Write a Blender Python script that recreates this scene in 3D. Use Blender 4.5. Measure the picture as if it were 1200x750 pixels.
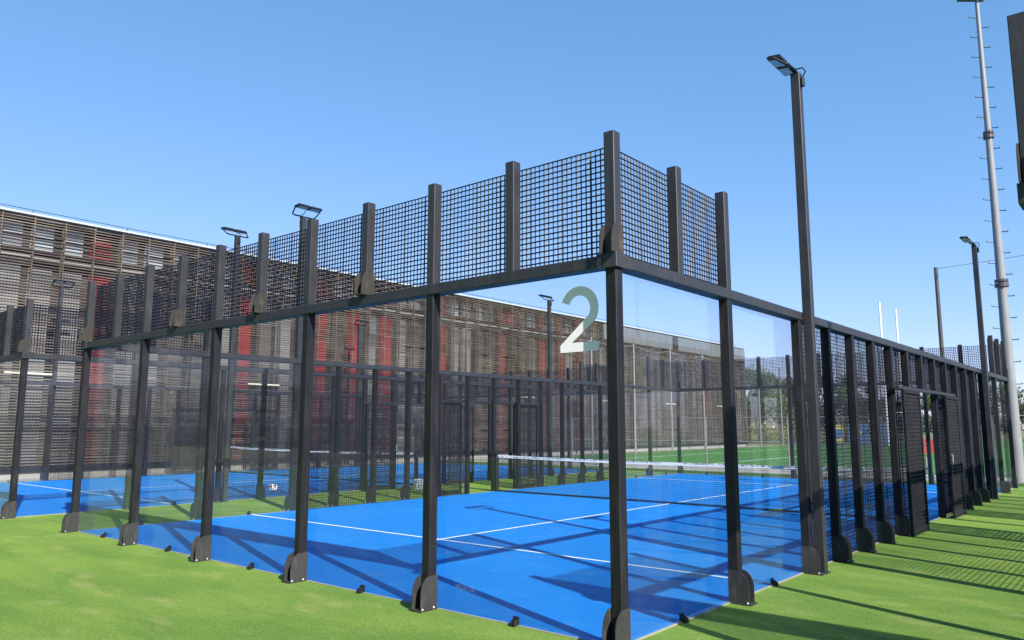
import bpy, math, random
from mathutils import Vector, Matrix
random.seed(7)
R = math.radians
for o in list(bpy.data.objects): bpy.data.objects.remove(o)
scene = bpy.context.scene
col = scene.collection

# ------------------------------------------------------------------ camera
YAW, PITCH, ROLL = 0.6978, 0.13784, 0.00092
cam = bpy.data.cameras.new('camera'); camo = bpy.data.objects.new('camera', cam); col.objects.link(camo)
cam.sensor_width = 36.0; cam.lens = 901.66 / 1200 * 36; cam.clip_start = 0.05; cam.clip_end = 3000
camo.location = (3.2907, -5.1769, 1.6432)
fw = Vector((-math.sin(YAW) * math.cos(PITCH), math.cos(YAW) * math.cos(PITCH), math.sin(PITCH)))
rt = Vector((math.cos(YAW), math.sin(YAW), 0)); up = rt.cross(fw)
r2 = rt * math.cos(ROLL) + up * math.sin(ROLL); u2 = -rt * math.sin(ROLL) + up * math.cos(ROLL)
camo.rotation_euler = Matrix((r2, u2, -fw)).transposed().to_euler()
scene.camera = camo

# ------------------------------------------------------------------ sky, sun, exposure
SUN_EL = R(36.9)
SUN_H = Vector((0.943, -0.335)).normalized()          # horizontal direction towards the sun
world = bpy.data.worlds.new('World'); scene.world = world; world.use_nodes = True
wn = world.node_tree.nodes; bg = wn['Background']
sky = wn.new('ShaderNodeTexSky'); sky.sky_type = 'NISHITA'; sky.sun_disc = False
sky.sun_elevation = SUN_EL; sky.sun_rotation = math.atan2(SUN_H.x, SUN_H.y)
sky.altitude = 1000; sky.air_density = 1.0; sky.dust_density = 0.0; sky.ozone_density = 5.5
tint = wn.new('ShaderNodeMix'); tint.data_type = 'RGBA'; tint.blend_type = 'MULTIPLY'; tint.inputs[0].default_value = 1.0
tint.inputs[7].default_value = (0.93, 1.02, 1.02, 1)
world.node_tree.links.new(sky.outputs[0], tint.inputs[6]); wl_ = world.node_tree.links
sep = wn.new('ShaderNodeSeparateColor'); cmb = wn.new('ShaderNodeCombineColor'); wl_.new(tint.outputs[2], sep.inputs[0])
for ch, (kk, pw) in enumerate(((0.965, 0.9), (1.293, 0.605), (1.66, 0.60))):      # softer green and blue response over the whole sky
    pn = wn.new('ShaderNodeMath'); pn.operation = 'POWER'; pn.inputs[1].default_value = pw; wl_.new(sep.outputs[ch], pn.inputs[0])
    mn = wn.new('ShaderNodeMath'); mn.operation = 'MULTIPLY'; mn.inputs[1].default_value = kk; wl_.new(pn.outputs[0], mn.inputs[0]); wl_.new(mn.outputs[0], cmb.inputs[ch])
wl_.new(cmb.outputs[0], bg.inputs[0]); bg.inputs[1].default_value = 0.108
sl = bpy.data.lights.new('sun', 'SUN'); sl.energy = 4.2; sl.angle = R(0.5); sl.color = (1.0, 0.95, 0.87)
so = bpy.data.objects.new('sun', sl); col.objects.link(so); so.location = (30, -10, 30)
sd = Vector((SUN_H.x * math.cos(SUN_EL), SUN_H.y * math.cos(SUN_EL), math.sin(SUN_EL)))
so.rotation_euler = sd.to_track_quat('Z', 'Y').to_euler()
scene.view_settings.view_transform = 'Standard'; scene.view_settings.look = 'None'
scene.view_settings.exposure = 1.15; scene.view_settings.gamma = 1.0
scene.view_settings.use_curve_mapping = False
scene.render.engine = 'CYCLES'
scene.cycles.transparent_max_bounces = 64; scene.cycles.max_bounces = 8

# ------------------------------------------------------------------ materials
def newmat(name):
    m = bpy.data.materials.new(name); m.use_nodes = True
    nt = m.node_tree; b = nt.nodes['Principled BSDF']
    return m, nt, nt.nodes, nt.links, b
def texco(nt, kind='Object', scale=(1, 1, 1), rot=(0, 0, 0)):
    tc = nt.nodes.new('ShaderNodeTexCoord'); mp = nt.nodes.new('ShaderNodeMapping')
    mp.inputs['Scale'].default_value = scale; mp.inputs['Rotation'].default_value = rot
    nt.links.new(tc.outputs[kind], mp.inputs['Vector']); return mp.outputs[0]
def geopos(nt, scale=(1, 1, 1), rot=(0, 0, 0)):
    g = nt.nodes.new('ShaderNodeNewGeometry'); mp = nt.nodes.new('ShaderNodeMapping')
    mp.inputs['Scale'].default_value = scale; mp.inputs['Rotation'].default_value = rot
    nt.links.new(g.outputs['Position'], mp.inputs['Vector']); return mp.outputs[0]
def noise(nt, vec, scale, detail=4, rough=0.55):
    n = nt.nodes.new('ShaderNodeTexNoise'); n.inputs['Scale'].default_value = scale
    n.inputs['Detail'].default_value = detail; n.inputs['Roughness'].default_value = rough
    nt.links.new(vec, n.inputs['Vector']); return n.outputs['Fac']
def ramp(nt, fac, stops, interp='LINEAR'):
    r = nt.nodes.new('ShaderNodeValToRGB'); r.color_ramp.interpolation = interp
    e = r.color_ramp.elements
    while len(e) < len(stops): e.new(0.5)
    for k, (p, c) in enumerate(stops): e[k].position = p; e[k].color = (*c, 1) if len(c) == 3 else c
    nt.links.new(fac, r.inputs[0]); return r.outputs[0]
def mixc(nt, fac, a, b, mode='MIX'):
    m = nt.nodes.new('ShaderNodeMix'); m.data_type = 'RGBA'; m.blend_type = mode
    if isinstance(fac, (int, float)): m.inputs[0].default_value = fac
    else: nt.links.new(fac, m.inputs[0])
    for s, v in ((6, a), (7, b)):
        if isinstance(v, tuple): m.inputs[s].default_value = (*v, 1)
        else: nt.links.new(v, m.inputs[s])
    return m.outputs[2]
def bump(nt, b, h, strength, dist):
    n = nt.nodes.new('ShaderNodeBump'); n.inputs['Strength'].default_value = strength; n.inputs['Distance'].default_value = dist
    nt.links.new(h, n.inputs['Height']); nt.links.new(n.outputs[0], b.inputs['Normal'])

def painted(name, c, rough=0.4, var=0.35, spec=0.5, dust=(0.16, 0.15, 0.13), dustamt=0.25, zs=2.2):
    m, nt, N, L, b = newmat(name)
    v = geopos(nt)
    n1 = noise(nt, v, 3.0, 6); n2 = noise(nt, geopos(nt, (18, 18, zs)), 1.0, 5)
    base = mixc(nt, n1, tuple(x * (1 - var) for x in c), tuple(x * (1 + var) for x in c))
    d = ramp(nt, n2, [(0.52, (0, 0, 0)), (0.75, (dustamt,) * 3)])
    L.new(mixc(nt, d, base, dust), b.inputs['Base Color'])
    L.new(ramp(nt, n1, [(0.3, (rough - 0.08,) * 3), (0.7, (rough + 0.12,) * 3)]), b.inputs['Roughness'])
    b.inputs['Specular IOR Level'].default_value = spec
    bump(nt, b, noise(nt, v, 60, 3), 0.08, 0.004)
    return m
M = {}
M['steel'] = painted('black_powder_coat', (0.0115, 0.0115, 0.0145), 0.5, 0.35, 0.28, (0.09, 0.085, 0.08), 0.2)
M['upper_steel'] = painted('grey_powder_coat', (0.026, 0.026, 0.031), 0.48, 0.3, 0.45, (0.11, 0.105, 0.1), 0.2)
M['fin'] = painted('worn_fin_steel', (0.030, 0.029, 0.028), 0.55, 0.4, 0.4, (0.13, 0.115, 0.10), 0.35, 6.0)
M['upper_fin'] = painted('weathered_fin_steel', (0.033, 0.030, 0.027), 0.7, 0.4, 0.3, (0.15, 0.13, 0.11), 0.4, 6.0)
M['wire'] = painted('black_wire', (0.009, 0.009, 0.018), 0.45, 0.2, 0.4, (0.05, 0.05, 0.06), 0.1)
M['bolt'] = painted('zinc_bolt', (0.55, 0.55, 0.55), 0.35, 0.2)
M['galv'] = painted('galvanised_steel', (0.215, 0.22, 0.225), 0.5, 0.2, 0.5, (0.3, 0.3, 0.29), 0.4)
M['pole_brown'] = painted('dark_net_pole', (0.07, 0.055, 0.055), 0.5)
M['white'] = painted('white_paint', (0.78, 0.78, 0.78), 0.5, 0.06)
M['lens'] = painted('lamp_lens', (0.5, 0.52, 0.55), 0.15, 0.1)
M['roof_white'] = painted('white_coping', (0.45, 0.46, 0.48), 0.45, 0.08)
M['dark_wall'] = painted('dark_cavity_wall', (0.045, 0.042, 0.04), 0.8, 0.4, 0.2)
M['panel_grey'] = painted('light_grey_cladding', (0.21, 0.215, 0.215), 0.55, 0.15, 0.4, (0.15, 0.14, 0.12), 0.6)
M['panel_pale'] = painted('pale_window_blind', (0.30, 0.325, 0.35), 0.4, 0.1, 0.5, (0.2, 0.2, 0.2), 0.4)
M['panel_mid'] = painted('mid_grey_cladding', (0.095, 0.09, 0.087), 0.6, 0.2)
M['panel_par'] = painted('parapet_sheet', (0.125, 0.13, 0.135), 0.5, 0.2)
M['panel_brown'] = painted('brown_cladding', (0.05, 0.041, 0.037), 0.65, 0.3)
M['panel_red'] = painted('red_cladding', (0.27, 0.012, 0.018), 0.5, 0.12, 0.4, (0.3, 0.05, 0.05), 0.3)
M['concrete'] = painted('concrete_paving', (0.33, 0.31, 0.28), 0.85, 0.15, 0.2, (0.2, 0.19, 0.17), 0.4)
M['edging'] = painted('pale_edging', (0.27, 0.25, 0.17), 0.8, 0.2, 0.2, (0.25, 0.27, 0.15), 0.5)
M['trunk'] = painted('bark', (0.09, 0.07, 0.05), 0.9, 0.4, 0.1)
M['board_blue'] = painted('blue_board', (0.03, 0.11, 0.30), 0.5, 0.1)
M['board_yellow'] = painted('yellow_board', (0.42, 0.36, 0.09), 0.5, 0.1)
M['board_red'] = painted('red_board', (0.5, 0.04, 0.04), 0.5, 0.1)

# weathered laths: brown-grey timber
m, nt, N, L, b = newmat('timber_laths')
g = geopos(nt, (1, 0.6, 24)); n = noise(nt, g, 1.3, 5)
g2 = geopos(nt); n2 = noise(nt, g2, 0.55, 3)
c1 = ramp(nt, n, [(0.3, (0.070, 0.052, 0.042)), (0.5, (0.155, 0.122, 0.10)), (0.72, (0.27, 0.225, 0.19))])
c2 = ramp(nt, n2, [(0.35, (0.55, 0.5, 0.5)), (0.65, (1.0, 0.98, 0.95))])
L.new(mixc(nt, 1.0, c1, c2, 'MULTIPLY'), b.inputs['Base Color']); b.inputs['Roughness'].default_value = 0.8
M['lath'] = m

# glass pane: thin dusty sheet
m, nt, N, L, b = newmat('court_glass'); N.remove(b); out = N['Material Output']
lw = N.new('ShaderNodeLayerWeight'); lw.inputs[0].default_value = 0.5
p5 = N.new('ShaderNodeMath'); p5.operation = 'POWER'; L.new(lw.outputs['Facing'], p5.inputs[0]); p5.inputs[1].default_value = 5
ma = N.new('ShaderNodeMath'); ma.operation = 'MULTIPLY_ADD'; L.new(p5.outputs[0], ma.inputs[0]); ma.inputs[1].default_value = 0.95; ma.inputs[2].default_value = 0.018
tr = N.new('ShaderNodeBsdfTransparent'); tr.inputs[0].default_value = (0.955, 0.965, 0.97, 1)
gl = N.new('ShaderNodeBsdfGlossy'); gl.inputs['Roughness'].default_value = 0.005; gl.inputs[0].default_value = (1, 1, 1, 1)
df = N.new('ShaderNodeBsdfDiffuse'); df.inputs[0].default_value = (0.75, 0.76, 0.78, 1)
nz = noise(nt, geopos(nt, (1.2, 1.2, 0.7)), 2.0, 6)
dr = ramp(nt, nz, [(0.35, (0.001,) * 3), (0.75, (0.010,) * 3)])
m1 = N.new('ShaderNodeMixShader'); L.new(dr, m1.inputs[0]); L.new(tr.outputs[0], m1.inputs[1]); L.new(df.outputs[0], m1.inputs[2])
m2 = N.new('ShaderNodeMixShader'); L.new(ma.outputs[0], m2.inputs[0]); L.new(m1.outputs[0], m2.inputs[1]); L.new(gl.outputs[0], m2.inputs[2])
L.new(m2.outputs[0], out.inputs['Surface']); M['glass'] = m

def turf(name, dark, mid, light, dry, dryamt, stripes=True):
    m, nt, N, L, b = newmat(name)
    v = geopos(nt)
    fine = noise(nt, geopos(nt, (1, 1.6, 1), (0, 0, 0.7)), 120, 4, 0.8)
    med = noise(nt, geopos(nt, (1, 1, 1), (0, 0, 0.5)), 48, 5, 0.75)
    big = noise(nt, geopos(nt, (0.5, 1.5, 1), (0, 0, 0.25)), 0.9, 4, 0.6)
    patch = noise(nt, geopos(nt, (0.8, 1.9, 1), (0, 0, 0.35)), 1.5, 5, 0.62)
    c = ramp(nt, fine, [(0.25, dark), (0.5, mid), (0.78, light)])
    c = mixc(nt, 0.75, c, ramp(nt, big, [(0.38, (0.64, 0.76, 0.68)), (0.62, (1.14, 1.08, 1.0))]), 'MULTIPLY')
    c = mixc(nt, 0.7, c, ramp(nt, med, [(0.34, (0.5, 0.56, 0.48)), (0.66, (1.5, 1.44, 1.42))]), 'MULTIPLY')
    d = ramp(nt, patch, [(0.54, (0, 0, 0)), (0.74, (dryamt,) * 3)])
    c = mixc(nt, d, c, dry)
    L.new(c, b.inputs['Base Color']); b.inputs['Roughness'].default_value = 0.85
    b.inputs['Specular IOR Level'].default_value = 0.15
    bump(nt, b, fine, 0.9, 0.012)
    return m
M['grass'] = turf('artificial_lawn', (0.075, 0.140, 0.024), (0.158, 0.260, 0.047), (0.265, 0.365, 0.09), (0.38, 0.36, 0.14), 0.5)
M['pitch'] = turf('pitch_turf', (0.03, 0.11, 0.025), (0.06, 0.19, 0.04), (0.10, 0.25, 0.06), (0.15, 0.24, 0.08), 0.3)
M['dry_ground'] = turf('dry_ground', (0.10, 0.11, 0.05), (0.17, 0.17, 0.09), (0.25, 0.24, 0.13), (0.33, 0.29, 0.18), 0.6)

m, nt, N, L, b = newmat('blue_court_turf')
v = geopos(nt); fine = noise(nt, v, 260, 2, 0.7); big = noise(nt, v, 0.8, 5, 0.6); sand = noise(nt, geopos(nt, (1, 1, 1), (0, 0, 0.4)), 3.2, 6, 0.7)
c = ramp(nt, fine, [(0.25, (0.0008, 0.112, 0.43)), (0.75, (0.0018, 0.218, 0.63))])
c = mixc(nt, 0.7, c, ramp(nt, noise(nt, geopos(nt, (1, 1, 1), (0, 0, 0.9)), 55, 4, 0.75), [(0.3, (0.72, 0.78, 0.82)), (0.7, (1.25, 1.2, 1.15))]), 'MULTIPLY')
c = mixc(nt, 0.6, c, ramp(nt, big, [(0.3, (0.8, 0.86, 0.9)), (0.7, (1.15, 1.1, 1.05))]), 'MULTIPLY')
c = mixc(nt, ramp(nt, sand, [(0.54, (0, 0, 0)), (0.8, (0.16,) * 3)]), c, (0.30, 0.38, 0.50))
fl = noise(nt, geopos(nt, (1, 1, 1), (0, 0, 1.3)), 38, 5, 0.8); cl = noise(nt, geopos(nt, (1, 1, 1), (0, 0, 2.1)), 1.7, 3, 0.6)
fl = mixc(nt, 1.0, ramp(nt, fl, [(0.60, (0, 0, 0)), (0.70, (0.5,) * 3)]), ramp(nt, cl, [(0.48, (0, 0, 0)), (0.66, (1, 1, 1))]), 'MULTIPLY')
c = mixc(nt, fl, c, (0.42, 0.47, 0.55))
L.new(c, b.inputs['Base Color']); b.inputs['Roughness'].default_value = 0.8; b.inputs['Specular IOR Level'].default_value = 0.2
bump(nt, b, fine, 0.5, 0.006); M['blue'] = m

m, nt, N, L, b = newmat('line_white')
n = noise(nt, geopos(nt), 30, 4)
L.new(ramp(nt, n, [(0.3, (0.6, 0.64, 0.68)), (0.6, (0.82, 0.82, 0.82))]), b.inputs['Base Color']); b.inputs['Roughness'].default_value = 0.8
M['line'] = m

# net tape: white with tiny illegible grey print along its middle
m, nt, N, L, b = newmat('net_tape')
gx = geopos(nt, (14, 0, 30)); n1 = noise(nt, gx, 1.0, 2, 0.8)
gx2 = geopos(nt, (1.1, 0, 0)); n2 = noise(nt, gx2, 1.0, 1)
tc = N.new('ShaderNodeTexCoord'); sp = N.new('ShaderNodeSeparateXYZ'); L.new(tc.outputs['Generated'], sp.inputs[0])
win = ramp(nt, sp.outputs['Z'], [(0.0, (0, 0, 0)), (0.30, (0, 0, 0)), (0.38, (1, 1, 1)), (0.70, (1, 1, 1)), (0.80, (0, 0, 0))])
pr = ramp(nt, n1, [(0.44, (0, 0, 0)), (0.52, (0.85,) * 3)]); pr = mixc(nt, 1.0, pr, win, 'MULTIPLY')
pr = mixc(nt, 1.0, pr, ramp(nt, n2, [(0.4, (0, 0, 0)), (0.45, (1, 1, 1))]), 'MULTIPLY')
L.new(mixc(nt, pr, (0.88, 0.88, 0.87), (0.09, 0.10, 0.12)), b.inputs['Base Color']); b.inputs['Roughness'].default_value = 0.6
M['tape'] = m

def leafmat(name, a, c):
    m, nt, N, L, b = newmat(name)
    oi = N.new('ShaderNodeNewGeometry')
    L.new(ramp(nt, oi.outputs['Random Per Island'], [(0.0, a), (1.0, c)]), b.inputs['Base Color'])
    b.inputs['Roughness'].default_value = 0.6; b.inputs['Specular IOR Level'].default_value = 0.25
    return m
M['leaf_a'] = leafmat('leaf_mid_green', (0.035, 0.065, 0.018), (0.10, 0.15, 0.04))
M['leaf_b'] = leafmat('leaf_dark_green', (0.02, 0.045, 0.016), (0.065, 0.10, 0.035))
M['leaf_c'] = leafmat('leaf_olive', (0.09, 0.10, 0.03), (0.22, 0.22, 0.07))

m, nt, N, L, b = newmat('white_vinyl'); N.remove(b)
d1 = N.new('ShaderNodeBsdfDiffuse'); d1.inputs[0].default_value = (0.88, 0.82, 0.85, 1)
t1 = N.new('ShaderNodeBsdfTranslucent'); t1.inputs[0].default_value = (0.7, 0.72, 0.76, 1)
mx = N.new('ShaderNodeMixShader'); mx.inputs[0].default_value = 0.04
L.new(d1.outputs[0], mx.inputs[1]); L.new(t1.outputs[0], mx.inputs[2]); L.new(mx.outputs[0], N['Material Output'].inputs['Surface']); M['vinyl'] = m

# football: white with brown panels
m, nt, N, L, b = newmat('football_skin')
vo = N.new('ShaderNodeTexVoronoi'); vo.inputs['Scale'].default_value = 9.0
L.new(texco(nt), vo.inputs['Vector'])
L.new(ramp(nt, vo.outputs['Distance'], [(0.0, (0.10, 0.06, 0.04)), (0.33, (0.12, 0.07, 0.05)), (0.36, (0.75, 0.75, 0.74))]), b.inputs['Base Color'])
b.inputs['Roughness'].default_value = 0.4; M['ball'] = m

# ------------------------------------------------------------------ mesh helpers
class MB:
    def __init__(s): s.v = []; s.f = []
    def poly(s, pts, faces):
        k = len(s.v); s.v += [tuple(p) for p in pts]; s.f += [tuple(i + k for i in f) for f in faces]; return s
    def box(s, x0, x1, y0, y1, z0, z1):
        return s.poly([(x0, y0, z0), (x1, y0, z0), (x1, y1, z0), (x0, y1, z0), (x0, y0, z1), (x1, y0, z1), (x1, y1, z1), (x0, y1, z1)],
                      [(0, 3, 2, 1), (4, 5, 6, 7), (0, 1, 5, 4), (1, 2, 6, 5), (2, 3, 7, 6), (3, 0, 4, 7)])
    def prism(s, prof, axis, a, b):                       # prof: 2D polygon in the other two axes, counter-clockwise
        n = len(prof)
        def P(p, t):
            return {'x': (t, p[0], p[1]), 'y': (p[0], t, p[1]), 'z': (p[0], p[1], t)}[axis]
        pts = [P(p, a) for p in prof] + [P(p, b) for p in prof]
        return s.poly(pts, [tuple(range(n))[::-1], tuple(range(n, 2 * n))] + [(i, (i + 1) % n, n + (i + 1) % n, n + i) for i in range(n)])
    def cbox(s, x0, x1, y0, y1, z0, z1, axis='z', c=0.006):   # box with chamfered long edges
        r = {'x': (y0, y1, z0, z1, x0, x1), 'y': (x0, x1, z0, z1, y0, y1), 'z': (x0, x1, y0, y1, z0, z1)}[axis]
        a0, a1, b0, b1, t0, t1 = r
        prof = [(a0 + c, b0), (a1 - c, b0), (a1, b0 + c), (a1, b1 - c), (a1 - c, b1), (a0 + c, b1), (a0, b1 - c), (a0, b0 + c)]
        return s.prism(prof, axis, t0, t1)
    def tube(s, p, q, r0, r1=None, n=10, cap=True):
        r1 = r0 if r1 is None else r1
        p = Vector(p); q = Vector(q); d = (q - p).normalized()
        a = d.orthogonal().normalized(); b = d.cross(a)
        pts = [p + (a * math.cos(2 * math.pi * k / n) + b * math.sin(2 * math.pi * k / n)) * r0 for k in range(n)]
        pts += [q + (a * math.cos(2 * math.pi * k / n) + b * math.sin(2 * math.pi * k / n)) * r1 for k in range(n)]
        f = [(k, (k + 1) % n, n + (k + 1) % n, n + k) for k in range(n)]
        if cap: f += [tuple(range(n))[::-1], tuple(range(n, 2 * n))]
        return s.poly(pts, f)
    def wire(s, p, q, w):                                 # open square bar, 8 triangles
        p = Vector(p); q = Vector(q); d = (q - p).normalized(); a = d.orthogonal().normalized() * w / 2; b = d.cross(a)
        pts = [p + a + b, p - a + b, p - a - b, p + a - b, q + a + b, q - a + b, q - a - b, q + a - b]
        return s.poly(pts, [(0, 1, 5, 4), (1, 2, 6, 5), (2, 3, 7, 6), (3, 0, 4, 7)])
    def mesh(s, name, mat, smooth=False):
        me = bpy.data.meshes.new(name); me.from_pydata(s.v, [], s.f); me.materials.append(M[mat]); me.validate()
        import bmesh as _b
        bm = _b.new(); bm.from_mesh(me); _b.ops.recalc_face_normals(bm, faces=bm.faces); bm.to_mesh(me); bm.free()
        if smooth: me.polygons.foreach_set('use_smooth', [True] * len(me.polygons))
        return me
def put(name, me, parent=None, loc=(0, 0, 0), rz=0.0, rot=None):
    o = bpy.data.objects.new(name, me); col.objects.link(o)
    o.location = loc; o.rotation_euler = rot if rot else (0, 0, rz)
    if parent: o.parent = parent
    return o
def empty(name, loc=(0, 0, 0), rz=0.0):
    o = bpy.data.objects.new(name, None); o.empty_display_size = 0.2; col.objects.link(o); o.location = loc; o.rotation_euler = (0, 0, rz); return o
def tag(o, label=None, cat=None, group=None, kind=None):
    if label: o['label'] = label
    if cat: o['category'] = cat
    if group: o['group'] = group
    if kind: o['kind'] = kind
    return o
KIDS = {}
def copy_tree(o, parent=None):
    c = o.copy(); col.objects.link(c); c.parent = parent
    for ch in o.children: copy_tree(ch, c)
    return c
def sheet(name, mat, x0, x1, y0, y1, z, parent=None, div=1):
    mb = MB(); mb.poly([(x0, y0, z), (x1, y0, z), (x1, y1, z), (x0, y1, z)], [(0, 1, 2, 3)])
    return put(name, mb.mesh(name, mat), parent)

# ------------------------------------------------------------------ ground
GAP = 2.9; COURTS = [0.0, -(10 + GAP), 10 + GAP]
tag(sheet('ground', 'dry_ground', -900, 900, -600, 1400, -0.012), kind='structure')
tag(sheet('lawn', 'grass', -23.3, 40, -40, 22.2, -0.004), kind='structure')
tag(sheet('pavement', 'concrete', -25.4, -23.3, -40, 62, -0.003), kind='structure')
tag(sheet('path', 'concrete', -23.3, 40, 22.2, 25.2, -0.003), kind='structure')
pitch = tag(sheet('sports_pitch', 'pitch', -22.2, 60, 25.2, 110, 0.0), kind='structure')
for x0, x1, y0, y1 in ((-18.6, -18.48, 27.6, 100), (-18.48, 50, 27.6, 27.72), (-12.5, -12.38, 27.72, 44), (-12.38, 20, 44, 44.12), (-18.48, 50, 62, 62.12), (-18.48, 50, 99.9, 100)):
    sheet('pitch_line', 'line', x0, x1, y0, y1, 0.005, pitch)
for ci, cx in enumerate(COURTS):
    fl = tag(sheet('court_floor', 'blue', cx - 10, cx + 0, 0, 20, 0.002), kind='structure')
    for y in (3.05, 16.95): sheet('court_line', 'line', cx - 9.99, cx - 0.01, y - 0.025, y + 0.025, 0.006, fl)
    for a, b in ((2.85, 3.025), (3.075, 16.925), (16.975, 17.15)): sheet('court_line', 'line', cx - 5.025, cx - 4.975, a, b, 0.006, fl)
    e = MB()
    for x in (cx, cx - 10.022): e.box(x, x + 0.022, 0, 20, -0.02, 0.006)
    e.box(cx - 10.022, cx + 0.022, -0.016, 0, -0.02, 0.005); e.box(cx - 10.022, cx + 0.022, 20, 20.022, -0.02, 0.006)
    put('edging', e.mesh('edging', 'edging'), fl)

# ------------------------------------------------------------------ court cage
def fin_profile(d, h, hs):                                 # outward -y; returns (y,z) polygon
    p = [(0.0, 0.0), (0.0, h), (-0.095, h)]
    for k in range(1, 9):
        a = k / 8 * math.pi / 2
        p.append((-0.095 - (d - 0.095) * math.sin(a), hs + (h - hs) * math.cos(a)))
    p.append((-d, 0.0)); return p
ME = {}
ME['post'] = MB().cbox(-0.05, 0.05, -0.1, 0, 0.0, 2.9).mesh('post', 'steel')
ME['upper_post'] = MB().cbox(-0.05, 0.05, -0.1, 0, 3.0, 4.0).mesh('upper_post', 'upper_steel')
ME['fin'] = MB().prism(fin_profile(0.205, 0.285, 0.13), 'x', -0.004, 0.004).mesh('fin_plate', 'fin')
ME['ufin'] = MB().prism(fin_profile(0.17, 0.24, 0.09), 'x', -0.004, 0.004).mesh('upper_fin_plate', 'upper_fin')
ME['base'] = MB().box(-0.075, 0.075, -0.225, 0.0, 0.0, 0.012).mesh('base_plate', 'fin')
ME['ubase'] = MB().box(-0.07, 0.07, -0.18, -0.002, 3.0005, 3.008).mesh('upper_base_plate', 'upper_fin')
ME['bolt'] = MB().tube((0, 0, 0), (0, 0, 0.014), 0.0085, n=6).mesh('bolt', 'bolt')
ME['head'] = MB().box(-0.062, 0.062, -0.104, 0.006, 2.80, 2.9).mesh('head_plate', 'steel')
ME['clamp'] = MB().prism([(0.0, 0.0), (0.0, 0.055), (-0.03, 0.05), (-0.06, 0.022), (-0.062, 0.0)], 'x', -0.024, -0.012).prism([(0.0, 0.0), (0.0, 0.055), (-0.03, 0.05), (-0.06, 0.022), (-0.062, 0.0)], 'x', 0.012, 0.024).box(-0.03, 0.03, -0.008, 0.005, 0.0, 0.07).tube((-0.026, -0.03, 0.03), (0.026, -0.03, 0.03), 0.008, n=6).mesh('glass_clamp', 'steel')
ME['glass'] = MB().box(-0.994, 0.994, 0.007, 0.019, 0.012, 2.9).mesh('glass_panel', 'glass')
def wire_mesh(w, h, heavy, name, pitch=0.05, t=0.0066):
    mb = MB(); n = int(round(w / pitch)); k = int(round(h / pitch))
    for i in range(n + 1):
        x = -w / 2 + w * i / n
        mb.wire((x, 0.004, 0), (x, 0.004, h), t * (1.5 if i in heavy else 1.0))
    for j in range(k + 1):
        z = h * j / k
        mb.wire((-w / 2, -0.0005, z), (w / 2, -0.0005, z), t)
    return mb.mesh(name, 'wire')
ME['mesh_tall'] = wire_mesh(0.99, 2.89, (7, 13), 'mesh_panel_tall')
ME['mesh_upper'] = wire_mesh(0.99, 0.93, (3, 10, 16), 'mesh_panel_upper', 0.05, 0.0096)
ME['mesh_over'] = wire_mesh(0.99, 0.60, (7, 13), 'mesh_panel_over_door')
dm = MB()
for i in range(30): dm.wire((-0.475 + i * 0.95 / 29, 0.006, 0), (-0.475 + i * 0.95 / 29, 0.006, 2.08), 0.007)
for j in range(34): dm.box(-0.475, 0.475, -0.006, 0.002, j * 0.0612, j * 0.0612 + 0.014)
ME['mesh_door'] = dm.mesh('door_mesh', 'steel')

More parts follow.
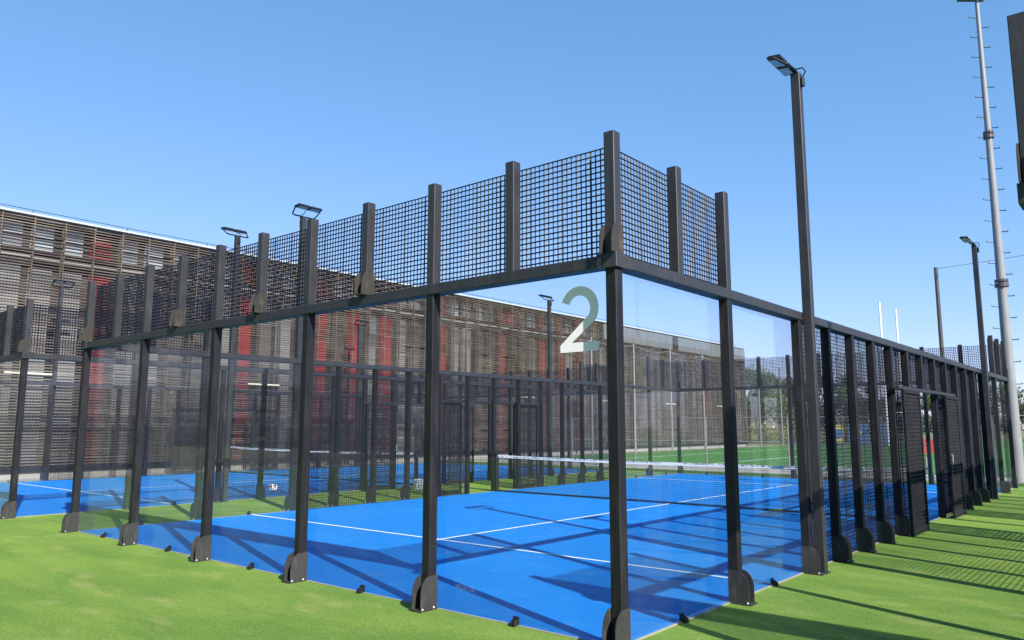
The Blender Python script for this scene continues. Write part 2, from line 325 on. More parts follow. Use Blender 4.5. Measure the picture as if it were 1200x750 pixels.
def build_cage():
    root = empty('padel_court_cage')
    def post(x, y, rz, low=True, upper=False, ufin=False, base=True):
        if low:
            p = put('post', ME['post'], root, (x, y, 0), rz)
            if base:
                for s in (-1, 1): put('fin_plate', ME['fin'], p, (s * 0.0555, 0, 0.012))
                put('base_plate', ME['base'], p)
                for bx, by in ((-0.066, -0.19), (0.066, -0.19), (0.066, -0.05)):
                    put('bolt', ME['bolt'], p, (bx, by, 0.012))
        if upper:
            p = put('upper_post', ME['upper_post'], root, (x, y, 0), rz)
            if ufin:
                for s in (-1, 1): put('fin_plate', ME['ufin'], p, (s * 0.0555, 0, 3.008))
                put('base_plate', ME['ubase'], p)
    def pane(x, y, rz):
        g = put('glass_panel', ME['glass'], root, (x, y, 0), rz)
        put('glass_clamp', ME['clamp'], g)
        return g
    panes = []
    # ends
    for yy, rz, s in ((0, 0.0, -1), (20, math.pi, 1)):
        for t in range(1, 10):
            post(-t, yy, rz, low=(t % 2 == 0), upper=True, ufin=t in (3, 5, 7))
        for t in (1, 3, 5, 7, 9): panes.append(pane(-t, yy, rz))
        for t in range(10):
            put('mesh_panel', ME['mesh_upper'], root, (-t - 0.5, yy + 0.012 * -s, 3.004), rz)
        y0, y1 = (-0.11, 0.03) if s < 0 else (19.97, 20.11)
        put('beam', MB().cbox(-9.93, -0.07 + 0.0, y0, y1, 2.9, 3.0, 'x').mesh('beam', 'upper_steel'), root)
    # sides
    for xx, rz, s in ((0, math.pi / 2, 1), (-10, -math.pi / 2, -1)):
        for t in (1, 19): post(xx, t, rz, low=False, upper=True)
        for t in (2, 18): post(xx, t, rz, upper=True)
        for t in (4, 16): post(xx, t + (-0.05 if t == 4 else 0.05), rz)
        for t in (5, 6, 7, 8, 9, 11, 12, 13, 14, 15): post(xx, t, rz, base=t not in (9, 11))
        if s > 0: put('post', MB().cbox(-0.05, 0.05, -0.1, 0, 2.285, 2.9).mesh('head_stub', 'steel'), root, (xx, 10, 0), rz)
        else: post(xx, 10, rz, base=False)
        for t in (1, 3, 17, 19): panes.append(pane(xx, t, rz))
        for t in (0, 1, 18, 19): put('mesh_panel', ME['mesh_upper'], root, (xx - 0.012 * s, t + 0.5, 3.004), rz)
        for t in (4, 5, 6, 7, 8, 11, 12, 13, 14, 15): put('mesh_panel', ME['mesh_tall'], root, (xx - 0.012 * s, t + 0.5, 0.008), rz)
        for t in (9, 10): put('mesh_panel', ME['mesh_over'], root, (xx - 0.012 * s, t + 0.5, 2.29), rz)
        x0, x1 = (-0.03, 0.11) if s > 0 else (-10.11, -9.97)
        put('beam', MB().cbox(x0, x1, 0.07, 19.93, 2.9, 3.0, 'y').mesh('beam', 'upper_steel'), root)
        # door head rail and two sliding leaves on the outside
        a, b = (0.105, 0.20) if s > 0 else (-10.20, -10.105)
        rail = put('door_rail', MB().cbox(a, b, 7.85, 12.15, 2.235, 2.285, 'y', 0.004).mesh('door_rail', 'upper_steel'), root)
        for yb in (9.0, 10.0, 11.0): put('rail_cap', MB().box(a + 0.01, b - 0.01, yb - 0.04, yb + 0.04, 2.2855, 2.305).mesh('rail_cap', 'upper_steel'), rail)
        for yl in (8.46, 11.54):
            fr = MB(); hw = 0.52
            fr.cbox(-hw, -hw + 0.045, -0.04, 0, 0.03, 2.23, 'z', 0.004).cbox(hw - 0.045, hw, -0.04, 0, 0.03, 2.23, 'z', 0.004)
            fr.cbox(-hw + 0.045, hw - 0.045, -0.04, 0, 0.03, 0.09, 'x', 0.004).cbox(-hw + 0.045, hw - 0.045, -0.04, 0, 2.17, 2.23, 'x', 0.004)
            d = put('sliding_door', fr.mesh('sliding_door', 'steel'), root, (xx + s * 0.21, yl, 0), rz)
            put('door_mesh', ME['mesh_door'], d, (0, -0.02, 0.09))
            hs = -1 if (yl > 10) == (s > 0) else 1
            put('handle', MB().cbox(-0.012, 0.012, -0.075, -0.055, 0.95, 1.15).box(-0.012, 0.012, -0.055, -0.04, 0.955, 0.975).box(-0.012, 0.012, -0.055, -0.04, 1.125, 1.145).mesh('handle', 'galv'), d, (hs * (hw - 0.0225), 0, 0))
            gd = MB().box(-hw, hw, -0.045, 0.005, 0.0, 0.024)
            put('floor_guide', gd.mesh('floor_guide', 'steel'), d)
    # corners
    for xx, yy, rz, a in ((0, 0, 0, 0.0), (-10, 0, 0, -0.1), (0, 20, math.pi, -0.1), (-10, 20, math.pi, 0.0)):
        p = put('post', MB().cbox(a, a + 0.1, -0.1, 0, 0, 2.892).mesh('corner_post', 'steel'), root, (xx, yy, 0), rz)
        for s in (-0.0555, 0.0555): put('fin_plate', ME['fin'], p, (a + 0.05 + s, 0, 0.012))
        put('base_plate', ME['base'], p, (a + 0.05, 0, 0))
        for bx, by in ((-0.066, -0.19), (0.066, -0.19)): put('bolt', ME['bolt'], p, (a + 0.05 + bx, by, 0.012))
        b0, b1 = (-0.07, 0.125) if a == 0 else (-0.125, 0.07)
        put('corner_block', MB().cbox(b0, b1, -0.125, 0.07, 2.8925, 3.008, 'z', 0.006).mesh('corner_block', 'upper_steel'), p)
        q = put('upper_post', MB().cbox(a, a + 0.1, -0.1, 0, 3.008, 4.02).mesh('corner_upper_post', 'upper_steel'), root, (xx, yy, 0), rz)
        for s in (-0.0555, 0.0555): put('fin_plate', ME['ufin'], q, (a + 0.05 + s, 0, 3.0085))
    return root, panes[0]

cage, pane_num = build_cage()
cage2 = copy_tree(cage); cage2.location.x = COURTS[1]
cage3 = copy_tree(cage); cage3.location.x = COURTS[2]
GRP = 'padel court cages side by side'
tag(cage, 'black steel and glass padel court cage with a large number 2 on its corner glass', 'court cage', GRP)
tag(cage2, 'black steel and glass padel court cage between the numbered cage and the slatted building', 'court cage', GRP)
tag(cage3, 'black padel court cage across the lawn strip facing the sliding doors of the numbered cage', 'court cage', GRP)

# big number on the corner pane (sits on the glass: x -0.52..-0.14, z 2.25..2.80)
def numeral():
    import bmesh
    pts_out, pts_in = [], []
    W, H = 0.385, 0.545
    cxn, czn, ro, ri = 0.195, 0.355, 0.192, 0.108
    def arc(rx, rz, a0, a1, n): return [(cxn + rx * math.cos(R(a0 + (a1 - a0) * k / n)), czn + rz * math.sin(R(a0 + (a1 - a0) * k / n))) for k in range(n + 1)]
    outer = arc(ro, 0.19, 158, -32, 28)
    inner = arc(ri, 0.112, 158, -32, 28)
    outer += [(0.118, 0.077)]; inner += [(0.0, 0.060)]
    mb = MB(); T = 0.0005
    def strip(A, B):
        n = len(A)
        pts = [(x, 0, z) for x, z in A] + [(x, 0, z) for x, z in B] + [(x, T, z) for x, z in A] + [(x, T, z) for x, z in B]
        f = []
        for k in range(n - 1):
            f += [(k, k + 1, n + k + 1, n + k), (2 * n + k, 3 * n + k, 3 * n + k + 1, 2 * n + k + 1), (k, 2 * n + k, 2 * n + k + 1, k + 1), (n + k, n + k + 1, 3 * n + k + 1, 3 * n + k)]
        f += [(0, n, 3 * n, 2 * n)]
        mb.poly(pts, f)
    strip(outer, inner)
    strip([(0.0, 0.060), (0.118, 0.077), (W, 0.077)], [(0.0, 0.0), (0.118, 0.0), (W, 0.0)])
    return mb.mesh('number', 'vinyl')
num = put('number', numeral(), pane_num, (0.475, 0.0062, 2.255)); num['label'] = 'large white numeral 2'

# ------------------------------------------------------------------ floodlight poles of the courts
def floodlight(loc, rz, label):
    q = 1 if rz > 0 else -1
    root = empty('floodlight_pole', loc, rz)               # local: outward = -y
    put('pole', MB().cbox(-0.05, 0.05, -0.222, -0.112, 0, 6.0).mesh('pole', 'upper_steel'), root)
    put('base_plate', MB().box(-0.075, 0.075, -0.24, -0.115, 0.0, 0.01).mesh('pole_base', 'fin'), root)
    put('cable_cover', MB().box(0.0505, 0.056, -0.2, -0.165, 0.2, 0.31).mesh('cable_cover', 'white'), root, rot=(0, 0, 0), loc=(0 if q > 0 else -0.1065, 0, 0))
    br = MB()
    c = (0, -0.175, 6.02); br.box(-0.2, 0.2, -0.2, -0.15, 6.0, 6.018)
    for s in (-1, 1):
        br.wire((s * 0.2, -0.175, 6.010), (s * 0.27, -0.165, 6.022), 0.022); br.wire((s * 0.27, -0.165, 6.022), (s * 0.305, -0.01, 6.15), 0.022)
    put('bracket', br.mesh('bracket', 'steel'), root)
    for s in (-1, 1):
        h = MB(); h.cbox(-0.138, 0.138, -0.085, 0.085, -0.012, 0.03, 'x', 0.012)
        for k in range(7): h.box(-0.12 + k * 0.037, -0.112 + k * 0.037, -0.075, 0.075, 0.03, 0.044)
        l = put('lamp_head', h.mesh('lamp_head', 'steel'), root, (s * 0.150, 0.0, 6.155), rot=(R(7), 0, 0))
        put('lens', MB().box(-0.11, 0.11, -0.065, 0.065, -0.016, -0.0125).mesh('lens', 'lens'), l)
    put('junction_box', MB().cbox(-0.03, 0.03, -0.262, -0.2255, 5.82, 5.93).mesh('junction_box', 'steel'), root)
    cb = MB(); P = [(0.0, -0.245, 5.93), (0.0, -0.285, 6.0), (0.0, -0.25, 6.06), (0.0, -0.18, 6.06), (0.0, -0.08, 6.13)]
    for a, b in zip(P, P[1:]): cb.tube(a, b, 0.008, n=6)
    put('cable', cb.mesh('cable', 'wire'), root)
    tag(root, label, 'floodlight', 'slim floodlight poles along the court cages'); return root
PLs = ['slim black floodlight pole beside the numbered cage between its side glass and sliding doors',
       'slim black floodlight pole at the numbered cage between its sliding doors and the grey mast']
floodlight((0, 4.05, 0), math.pi / 2, PLs[0]); floodlight((0, 15.95, 0), math.pi / 2, PLs[1])
floodlight((-10, 4.05, 0), -math.pi / 2, 'slim black floodlight pole in the lawn alley behind the end mesh of the numbered cage')
floodlight((-10, 15.95, 0), -math.pi / 2, 'slim black floodlight pole in the lawn alley on the numbered cage, at its pitch end')
floodlight((COURTS[1], 4.05, 0), math.pi / 2, 'slim black floodlight pole on the unnumbered cage, on its lawn alley side')
floodlight((COURTS[1], 15.95, 0), math.pi / 2, 'slim black floodlight pole on the unnumbered cage, seen next to the number 2')
floodlight((COURTS[1] - 10, 4.05, 0), -math.pi / 2, 'slim black floodlight pole standing close to the slatted building near its red panels')
floodlight((COURTS[1] - 10, 15.95, 0), -math.pi / 2, 'slim black floodlight pole close to the slatted building, near the pitch')
floodlight((COURTS[2] - 10, 4.05, 0), -math.pi / 2, 'slim black floodlight pole across the lawn strip, opposite the numbered cage side glass')
floodlight((COURTS[2] - 10, 15.95, 0), -math.pi / 2, 'slim black floodlight pole across the lawn strip, at the pitch end')

# ------------------------------------------------------------------ nets
def net(cx, label):
    root = empty('padel_net', (cx - 5, 10, 0))
    zt = lambda x: 0.88 + 0.04 * (abs(x) / 4.9) ** 2
    xs = [-4.9 + 9.8 * k / 28 for k in range(29)]
    tp = MB()
    for a, b in zip(xs, xs[1:]):
        za, zb = zt(a), zt(b); d = 0.011
        tp.poly([(a, -d, za - 0.062), (b, -d, zb - 0.062), (b, -d, zb), (a, -d, za), (a, d, za - 0.062), (b, d, zb - 0.062), (b, d, zb), (a, d, za)],
                [(0, 1, 2, 3), (5, 4, 7, 6), (3, 2, 6, 7), (1, 0, 4, 5)])
    put('net_tape', tp.mesh('net_tape', 'tape'), root)
    nm = MB(); n = 218
    for k in range(n + 1):
        x = -4.9 + 9.8 * k / n; nm.wire((x, 0, 0.012), (x, 0, zt(x) - 0.06), 0.0032)
    for j in range(19):
        for a, b in zip(xs[::4], xs[4::4]):
            f = j / 18; nm.wire((a, 0.002, 0.012 + f * (zt(a) - 0.075)), (b, 0.002, 0.012 + f * (zt(b) - 0.075)), 0.0032)
    put('net_mesh', nm.mesh('net_mesh', 'wire'), root)
    put('bottom_band', MB().box(-4.9, 4.9, -0.008, 0.008, 0.008, 0.045).mesh('bottom_band', 'wire'), root)
    for s in (-1, 1):
        p = put('net_post', MB().cbox(-0.04, 0.04, -0.05, 0.05, 0.008, 0.95, 'z', 0.01).mesh('net_post', 'steel'), root, (s * 4.945, 0, 0))
        put('cap', MB().box(-0.045, 0.045, -0.055, 0.055, 0.9505, 0.965).mesh('cap', 'steel'), p)
    tag(root, label, 'net', 'nets across the blue courts')
net(COURTS[0], 'black net with white printed tape across the court of the numbered cage')
net(COURTS[1], 'black net with white printed tape across the court beside the slatted building')

# ------------------------------------------------------------------ loose things
def uvball(r, n=20, k=12):
    mb = MB(); pts = []
    for j in range(k + 1):
        for i in range(n):
            a = 2 * math.pi * i / n; b = -math.pi / 2 + math.pi * j / k
            pts.append((r * math.cos(b) * math.cos(a), r * math.cos(b) * math.sin(a), r * math.sin(b)))
    return mb.poly(pts, [(j * n + i, j * n + (i + 1) % n, (j + 1) * n + (i + 1) % n, (j + 1) * n + i) for j in range(k) for i in range(n)])
fb = put('football', uvball(0.115).mesh('football', 'ball', True), None, (-14.0, 6.1, 0.121))
tag(fb, 'white and brown football lying on the blue court of the unnumbered cage', 'football')
bk = empty('bucket', (-12.05, 9.25, 0))
w = MB(); n = 20
for k in range(n):
    a, b = 2 * math.pi * k / n, 2 * math.pi * (k + 1) / n
    if k % 2 == 0:
        w.poly([(0.115 * math.cos(a), 0.115 * math.sin(a), 0), (0.115 * math.cos(b), 0.115 * math.sin(b), 0), (0.15 * math.cos(b), 0.15 * math.sin(b), 0.22), (0.15 * math.cos(a), 0.15 * math.sin(a), 0.22),
                (0.108 * math.cos(a), 0.108 * math.sin(a), 0), (0.108 * math.cos(b), 0.108 * math.sin(b), 0), (0.143 * math.cos(b), 0.143 * math.sin(b), 0.22), (0.143 * math.cos(a), 0.143 * math.sin(a), 0.22)],
               [(0, 1, 2, 3), (5, 4, 7, 6), (0, 3, 7, 4), (1, 5, 6, 2)])
w.tube((0, 0, 0), (0, 0, 0.012), 0.116, n=20)
put('body', w.mesh('bucket_body', 'white'), bk)
rm = MB()
for k in range(n):
    a, b = 2 * math.pi * k / n, 2 * math.pi * (k + 1) / n
    q = [(rr * math.cos(t), rr * math.sin(t), z) for t in (a, b) for rr, z in ((0.14, 0.22), (0.172, 0.22), (0.172, 0.262), (0.14, 0.262))]
    rm.poly(q, [(0, 1, 5, 4), (1, 2, 6, 5), (2, 3, 7, 6), (3, 0, 4, 7)])
put('rim', rm.mesh('bucket_rim', 'white'), bk)
tag(bk, 'white slatted plastic bucket on the lawn alley between the two cages', 'bucket')

# ------------------------------------------------------------------ slatted building
BX, BY0, BAY, NB, BH = -24.3, -8.56, 0.93, 73, 8.45
BY1 = BY0 + BAY * NB
bld = empty('slatted_building', (BX, BY0, 0))
sh = MB(); sh.box(-16, -0.46, 0, BY1 - BY0, 0, BH - 0.15)
put('wall', sh.mesh('wall', 'dark_wall'), bld)
put('roof', MB().box(-16.1, -0.05, -0.1, BY1 - BY0 + 0.1, BH - 0.149, BH - 0.02).mesh('roof', 'panel_mid'), bld)
put('coping', MB().cbox(-0.12, 0.10, -0.12, BY1 - BY0 + 0.12, BH - 0.02, BH + 0.05, 'y', 0.01).mesh('coping', 'roof_white'), bld)
tr_ = MB().tube((0.05, 0, BH + 0.155), (0.05, BY1 - BY0, BH + 0.155), 0.012, n=6)
for k in range(0, 69, 3): tr_.tube((0.05, k * 1.0, BH + 0.07), (0.05, k * 1.0, BH + 0.155), 0.01, n=6)
put('safety_line', tr_.mesh('safety_line', 'steel'), bld)
put('plinth', MB().box(-0.45, -0.05, 0, BY1 - BY0, 0, 0.2).mesh('plinth', 'concrete'), bld)
put('base_rail', MB().box(-0.06, 0.03, 0, BY1 - BY0, 0.215, 0.36).mesh('base_rail', 'steel'), bld)
def laths(seed, dens):
    rr = random.Random(seed); mb = MB(); z = 0.42
    while z < BH - 0.10:
        h = rr.uniform(0.022, 0.032); x = rr.uniform(-0.008, 0.012); a = rr.uniform(-0.004, 0.004)
        if rr.random() < dens:
            y0, y1 = -0.015 + rr.uniform(-0.02, 0.0), BAY + 0.0 + rr.uniform(0, 0.02)
            mb.poly([(x, y0, z + a), (x + 0.028, y0, z + a), (x + 0.028, y1, z - a), (x, y1, z - a), (x, y0, z + a + h), (x + 0.028, y0, z + a + h), (x + 0.028, y1, z - a + h), (x, y1, z - a + h)],
                    [(0, 3, 2, 1), (4, 5, 6, 7), (0, 1, 5, 4), (1, 2, 6, 5), (2, 3, 7, 6), (3, 0, 4, 7)])
        z += rr.uniform(0.086, 0.100)
    return mb.mesh('lath_screen', 'lath')
LM = [laths(11 + k, d) for k, d in enumerate((1.0, 0.97, 1.0, 0.93))]
mull = MB().box(-0.06, -0.018, -0.022, 0.022, 0.36, BH - 0.06).box(0.044, 0.058, -0.012, 0.012, 0.36, BH - 0.06).mesh('mullion', 'lath')
mull_d = MB().box(-0.22, -0.17, -0.03, 0.03, 0.2, BH - 0.06).mesh('inner_mullion', 'panel_brown')
def upanel(mat): return MB().box(-0.44, -0.40, 0.04, BAY - 0.20, 7.42, 8.26).mesh('upper_panel', mat)
def lpanel(mat):
    mb = MB(); y = 0.05
    while y < BAY - 0.22:                                   # folded cladding, ribs 9 cm apart
        mb.box(-0.44, -0.395, y, y + 0.055, 0.25, 6.85); mb.box(-0.44, -0.408, y + 0.055, y + 0.09, 0.25, 6.85); y += 0.09
    return mb.mesh('lower_panel', mat)
UP = {k: upanel(k) for k in ('panel_grey', 'panel_pale', 'panel_red', 'panel_mid', 'panel_brown')}
LP = {k: lpanel(k) for k in ('panel_grey', 'panel_red', 'panel_mid', 'panel_brown')}
frame_m = MB().box(-0.395, -0.37, 0.0, BAY, 7.80, 7.85).box(-0.40, -0.34, 0, BAY, 7.32, 7.41).box(-0.40, -0.33, 0, BAY, 6.86, 6.94).mesh('window_rail', 'steel')
pipe_m = MB().box(-0.32, -0.27, 0, BAY - 0.001, 7.10, 7.18).box(-0.32, -0.28, 0, BAY - 0.001, 6.96, 7.0).mesh('rail_pipe', 'galv')
reds_hi = [5.7, 11.1, 15.2, 19.0, 22.6, 27.4, 28.2, 30.9, 33.0, 34.5]
reds_lo = [5.4, 11.1, 15.3, 17.1, 18.9, 22.4, 27.5, 30.7, 32.8, 34.6, 52]
rr = random.Random(5)
for k in range(NB):
    y = k * BAY; yw = BY0 + y
    o = put('lath_screen', LM[rr.randrange(4)], bld, (0, y, 0)); o['kind'] = 'stuff'
    put('mullion', mull, bld, (0, y, 0))
    if k % 2 == 0: put('inner_mullion', mull_d, bld, (0, y, 0))
    isr = any(abs(yw + BAY / 2 - q) < BAY / 2 for q in reds_hi); isl = any(abs(yw + BAY / 2 - q) < BAY / 2 for q in reds_lo)
    u = 'panel_red' if isr else (rr.choice(['panel_pale', 'panel_pale', 'panel_grey']) if yw < 24 else rr.choice(['panel_pale', 'panel_grey', 'panel_mid']))
    zone = 'grey' if int(yw / 4.3 + 40) % 3 != 1 else 'brown'
    l = 'panel_red' if isl else (rr.choice(['panel_grey', 'panel_grey', 'panel_mid']) if zone == 'grey' else rr.choice(['panel_brown', 'panel_mid', 'panel_brown']))
    if yw < 5: l = 'panel_grey'; u = 'panel_pale'
    put('upper_panel', UP[u], bld, (0, y, 0)); put('lower_panel', LP[l], bld, (0, y, 0))
    put('window_rail', frame_m, bld, (0, y, 0)); put('rail_pipe', pipe_m, bld, (0, y, 0))
# pale translucent parapet sheets over the far bays
for k in range(49, NB):
    put('parapet_sheet', MB().box(0.035, 0.05, 0.01, BAY - 0.01, 7.35, BH - 0.10).mesh('parapet_sheet', 'panel_par'), bld, (0, k * BAY, 0)) if k % 9 != 5 else None
put('end_wall', MB().box(-16, 0.02, BY1 - BY0 + 0.0, BY1 - BY0 + 0.12, 0, BH - 0.151).mesh('end_wall', 'panel_mid'), bld)
M['lamp_tube'] = painted('cream_lamp_tube', (0.72, 0.66, 0.46), 0.4, 0.05)
wl = MB().tube((0, -0.7, 0), (0, 0.7, 0), 0.035, n=10).mesh('wall_lamp', 'lamp_tube')
wb = MB().box(-0.09, -0.034, -0.45, -0.41, -0.03, 0.03).box(-0.09, -0.034, 0.41, 0.45, -0.03, 0.03).mesh('lamp_bracket', 'steel')
for k in range(-1, 7):
    o = put('wall_lamp', wl, bld, (0.13, 3.7 + 8.4 * k - BY0, 3.3)); put('lamp_bracket', wb, o)
tag(bld, 'long building screened with weathered horizontal timber laths over grey and red panels', 'building')

# ------------------------------------------------------------------ fences, mast and poles round the pitch
pf = empty('pitch_fence', (0, 25.1, 0))
for k in range(14):
    put('fence_post', MB().tube((0, 0, 0), (0, 0, 2.05), 0.03, n=10).mesh('fence_post', 'galv'), pf, (-21.8 + 3.45 * k, 0, 0))
for z in (2.02, 1.05, 0.12): put('rail', MB().tube((-21.8, 0, z), (23.1, 0, z), 0.018, n=8).mesh('rail', 'galv'), pf)
lk = MB()
for k in range(300): x = -21.8 + k * 0.15; lk.wire((x, 0.02, 0.05), (x, 0.02, 2.0), 0.0035)
for k in range(13): lk.wire((-21.8, 0.022, 0.1 + k * 0.15), (23.1, 0.022, 0.1 + k * 0.15), 0.0035)
put('chain_link', lk.mesh('chain_link', 'galv'), pf)
tag(pf, 'low galvanised fence between the court path and the green pitch', 'fence')

def ball_stop(name, pts, h, mat, r, label, grid=0.25, wire=0.006, mat2='galv'):
    root = empty(name, (*pts[0], 0)); o = Vector((*pts[0], 0))
    for p in pts: put('pole', MB().tube((0, 0, 0), (0, 0, h), r, r * 0.8, 12).mesh('pole', mat), root, Vector((*p, 0)) - o)
    nm = MB()
    for a, b in zip(pts, pts[1:]):
        A, B = Vector((*a, 0)) - o, Vector((*b, 0)) - o; n = int((B - A).length / grid)
        for k in range(n + 1):
            q = A.lerp(B, k / n); nm.wire(q + Vector((0, 0, 0.1)), q + Vector((0, 0, h - 0.1 - 0.25 * math.sin(math.pi * k / n))), wire)
        for j in range(int(h / grid)):
            z = 0.15 + j * grid
            if z < h - 0.4: nm.wire(A + Vector((0, 0, z)), B + Vector((0, 0, z)), wire)
    put('netting', nm.mesh('netting', mat2), root)
    cb = MB()
    for a, b in zip(pts, pts[1:]):
        A, B = Vector((*a, h)) - o, Vector((*b, h)) - o
        for k in range(12):
            f, g2 = k / 12, (k + 1) / 12
            cb.tube(A.lerp(B, f) - Vector((0, 0, 0.08 + 0.25 * math.sin(math.pi * f))), A.lerp(B, g2) - Vector((0, 0, 0.08 + 0.25 * math.sin(math.pi * g2))), 0.014, n=6, cap=False)
    put('cable', cb.mesh('cable', mat2), root)
    tag(root, label, 'ball net'); return root
ball_stop('ball_stop_net', [(-22.8, 33.4), (-22.8, 38.3), (-22.8, 43.2), (-22.8, 48.2), (-22.8, 53.3), (-22.8, 58.6), (-22.8, 63.5), (-22.8, 69)], 7.0, 'galv', 0.07, 'row of pale poles with ball netting along the slatted building', 0.3, 0.004)
ball_stop('ball_stop_net', [(-6.1, 44.6), (6.5, 38.5), (19, 32.5)], 10.9, 'pole_brown', 0.13, 'tall dark pole with sagging cable and ball netting behind the far court corner', 0.3, 0.0016, 'galv')

mast = empty('floodlight_mast', (-0.16, 22.55, 0))
MHT = 15.45
def mr(z): return 0.178 - 0.0078 * z
mb = MB()
for a, b in ((0.0, 5.6), (5.6, 11.0), (11.0, MHT)): mb.tube((0, 0, a), (0, 0, b), mr(a), mr(b), 20)
put('shaft', mb.mesh('shaft', 'galv', False), mast)
for z in (5.95, 10.75):
    c = MB().tube((0, 0, z), (0, 0, z + 0.10), mr(z) + 0.06, n=16).tube((0, 0, z + 0.16), (0, 0, z + 0.22), mr(z) + 0.05, n=16)
    for k in range(6):
        a = k * math.pi / 3; c.tube(((mr(z) + 0.04) * math.cos(a), (mr(z) + 0.04) * math.sin(a), z - 0.03), ((mr(z) + 0.04) * math.cos(a), (mr(z) + 0.04) * math.sin(a), z + 0.25), 0.015, n=6)
    put('collar', c.mesh('collar', 'pole_brown'), mast)
peg = MB().tube((0, 0, 0), (0.24, 0, 0.01), 0.014, n=6).tube((0.232, 0, 0), (0.24, 0, 0.05), 0.012, n=6).mesh('step_peg', 'steel')
z = 2.6; s = 0
while z < MHT - 0.4:
    a = YAW + (0 if s else math.pi)
    put('step_peg', peg, mast, (mr(z) * 0.9 * math.cos(a), mr(z) * 0.9 * math.sin(a), z), a); z += 0.34; s ^= 1
put('base_plate', MB().box(-0.34, 0.34, -0.34, 0.34, 0, 0.03).mesh('mast_base', 'galv'), mast)
put('cross_arm', MB().box(-0.62, 0.25, -0.05, 0.05, MHT - 0.02, MHT + 0.08).mesh('cross_arm', 'pole_brown'), mast, rot=(0, 0, YAW))
for x in (-0.52, 0.02):
    q = put('lamp_head', MB().cbox(-0.26, 0.26, -0.45, 0.12, -0.05, 0.09, 'x', 0.02).mesh('mast_lamp', 'steel'), mast, (x * math.cos(YAW), x * math.sin(YAW), MHT + 0.16), rot=(R(-14), 0, YAW))
    put('lens', MB().box(-0.22, 0.22, -0.41, 0.08, -0.06, -0.0505).mesh('mast_lens', 'lens'), q)
tag(mast, 'tall tapered grey floodlight mast with step pegs and two collars', 'floodlight mast')

gp = empty('goal_post', (-15.65, 69.8, 0))
for y in (0, 5.7): put('upright', MB().tube((0, y, 0), (0, y, 13.0), 0.10, 0.08, 12).mesh('upright', 'white'), gp)
put('crossbar', MB().tube((0, 0.11, 3.0), (0, 5.59, 3.0), 0.06, n=10).mesh('crossbar', 'white'), gp)
tag(gp, 'pair of tall white rugby uprights rising behind the mesh side', 'goal post')

def board(x, y, w, h, mat, label, rz=0.0, spots=None):
    o = empty('advertising_board', (x, y, 0), rz)
    p = put('panel', MB().box(-w / 2, w / 2, -0.02, 0.02, 0.15, 0.15 + h).mesh('board_panel', mat), o)
    for s in (-1, 1): put('leg', MB().box(s * w * 0.4 - 0.03, s * w * 0.4 + 0.03, 0.0205, 0.07, 0, 0.15 + h * 0.8).mesh('board_leg', 'galv'), o)
    if spots:
        for sx, sz, r, mt in spots: put('spot', MB().tube((sx, -0.0205, sz), (sx, -0.026, sz), r, n=20).mesh('spot', mt), p)
    tag(o, label, 'board')
board(-20.2, 69.6, 1.6, 1.7, 'board_yellow', 'yellow board by the far pitch edge with a blue disc', YAW, [(0.3, 1.0, 0.45, 'board_blue')])
board(-18.5, 71.0, 1.9, 1.8, 'board_blue', 'blue board by the far pitch edge with a yellow disc', YAW, [(-0.2, 1.0, 0.5, 'board_yellow')])
board(-16.4, 72.5, 1.5, 1.9, 'board_blue', 'plain blue board by the far pitch edge near the white uprights', YAW)
board(-7.0, 44.5, 1.5, 0.8, 'board_red', 'low red board standing on the pitch beyond the sliding doors', 0.25)
board(1.8, 48.0, 1.6, 1.3, 'board_yellow', 'plain yellow board on the pitch beside the grey mast', 0.1)

# ------------------------------------------------------------------ trees
def tree(x, y, h, w, mat, seed, label, group=None, name='tree', nleaf=7000, ls=0.30, low=0.25):
    rr = random.Random(seed); root = empty(name, (x, y, 0))
    tb = MB(); tb.tube((0, 0, 0), (rr.uniform(-.2, .2), 0, h * 0.55), 0.035 * h, 0.018 * h, 8)
    cl = []
    for k in range(16):
        a = rr.uniform(0, 6.283); q = rr.uniform(0.1, 1) ** 0.6; zz = rr.uniform(low, 0.93)
        rad = w * 0.5 * math.sqrt(max(0.05, 1 - ((zz - 0.5) / 0.52) ** 2)) * q
        c = Vector((rad * math.cos(a), rad * math.sin(a), zz * h)); cl.append((c, rr.uniform(0.12, 0.24) * w))
        if k % 2 == 0: tb.tube((0, 0, h * rr.uniform(0.15, 0.5)), c, 0.01 * h, 0.004 * h, 5)
    put('trunk', tb.mesh('trunk', 'trunk'), root)
    mb = MB()
    for k in range(nleaf):
        c, r = cl[rr.randrange(len(cl))]
        d = Vector((rr.gauss(0, 1), rr.gauss(0, 1), rr.gauss(0, 0.8))); d = d.normalized() * r * rr.uniform(0.35, 1.08)
        p = c + d
        if p.z < 0.1: continue
        n = Vector((rr.gauss(0, 1), rr.gauss(0, 1), rr.gauss(0, 1) + 0.6)).normalized(); a = n.orthogonal().normalized(); b = n.cross(a)
        s = ls * rr.uniform(0.6, 1.3); t = rr.uniform(0.4, 0.7)
        mb.poly([p - a * s * .5, p + b * s * t * .5, p + a * s * .5, p - b * s * t * .5], [(0, 1, 2, 3)])
    put('crown', mb.mesh('crown', mat), root)
    tag(root, label, 'tree' if name == 'tree' else 'bush', group)
TG = 'bushy trees beyond the pitch'
LB = 'bushy green tree in the row beyond the far edge of the pitch'
rt_ = random.Random(3)
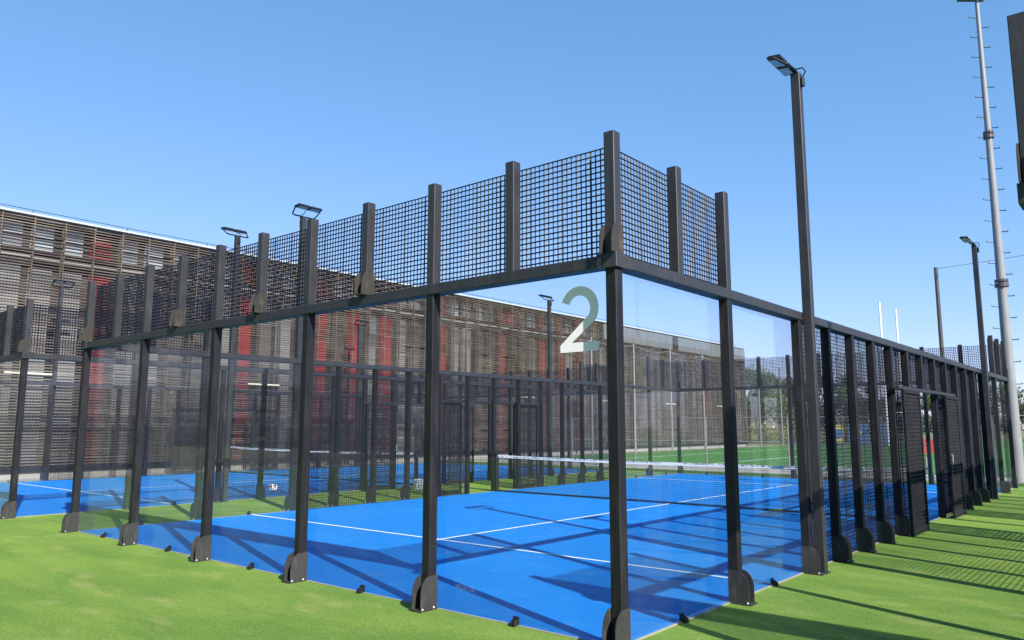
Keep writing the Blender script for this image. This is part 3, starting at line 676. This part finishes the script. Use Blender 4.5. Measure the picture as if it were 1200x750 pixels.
for k, (x, y, h, w) in enumerate([(-30, 76, 7.4, 6.5), (-26.5, 80, 6.6, 6.0), (-23.5, 84, 5.8, 5.5), (-33, 86, 8.0, 7), (-21, 90, 5.0, 5.5), (-25, 95, 8.5, 6.5), (-17, 104, 6.0, 7),
                                  (-10, 112, 5.5, 8), (-3, 116, 6.5, 8), (6, 118, 5.5, 9), (16, 120, 6.5, 9), (28, 120, 7, 10), (40, 118, 6, 10), (54, 114, 7, 10), (-38, 92, 9, 8), (-13, 108, 7.5, 7)]):
    tree(x, y, h, w, ['leaf_a', 'leaf_b', 'leaf_a'][k % 3], 40 + k, LB, TG)
for k, (x, y, h, w) in enumerate([(-27.5, 71.5, 2.4, 4.2), (-24.5, 74, 2.0, 4), (-21.5, 77, 1.8, 4.2), (-19, 82, 2.2, 4.5)]):
    tree(x, y, h, w, 'leaf_c', 90 + k, 'low olive bush in the rough grass behind the pale netting poles', 'olive bushes beyond the pitch', 'bush', 1800, 0.2, 0.05)


# unseen trees added on the camera's side to darken what the end glass mirrors
for k in range(19):
    x = -70 + k * 5.4; y = -37 - (k % 2) * 6 - (k % 3)
    tree(x, y, (13, 15, 12.5, 14.5)[k % 4], 14, ['leaf_b', 'leaf_a'][k % 2], 140 + k, 'unseen leafy tree in the row added to darken the end glass reflection', 'unseen trees added for the end glass reflection', 'tree', 11000, 1.05, 0.03)

# etched lettering low on the corner pane
M['etch'] = bpy.data.materials.new('etched_glass_print'); M['etch'].use_nodes = True
_n = M['etch'].node_tree.nodes; _l = M['etch'].node_tree.links; _n.remove(_n['Principled BSDF'])
_t = _n.new('ShaderNodeBsdfTransparent'); _d = _n.new('ShaderNodeBsdfDiffuse'); _d.inputs[0].default_value = (0.8, 0.82, 0.85, 1)
_m = _n.new('ShaderNodeMixShader'); _m.inputs[0].default_value = 0.16
_l.new(_t.outputs[0], _m.inputs[1]); _l.new(_d.outputs[0], _m.inputs[2]); _l.new(_m.outputs[0], _n['Material Output'].inputs['Surface'])
fc = bpy.data.curves.new('etched_text', 'FONT'); fc.body = 'VILLE DE'; fc.size = 0.062; fc.align_x = 'CENTER'
to = bpy.data.objects.new('etched_text', fc); col.objects.link(to); bpy.context.view_layer.update()
tm = bpy.data.meshes.new_from_object(to.evaluated_get(bpy.context.evaluated_depsgraph_get())); bpy.data.objects.remove(to)
tm.materials.clear(); tm.materials.append(M['etch'])
et = put('lettering', tm, pane_num, (-0.60, 0.0062, 0.20), rot=(math.pi / 2, 0, 0)); et['label'] = 'faint etched lettering'
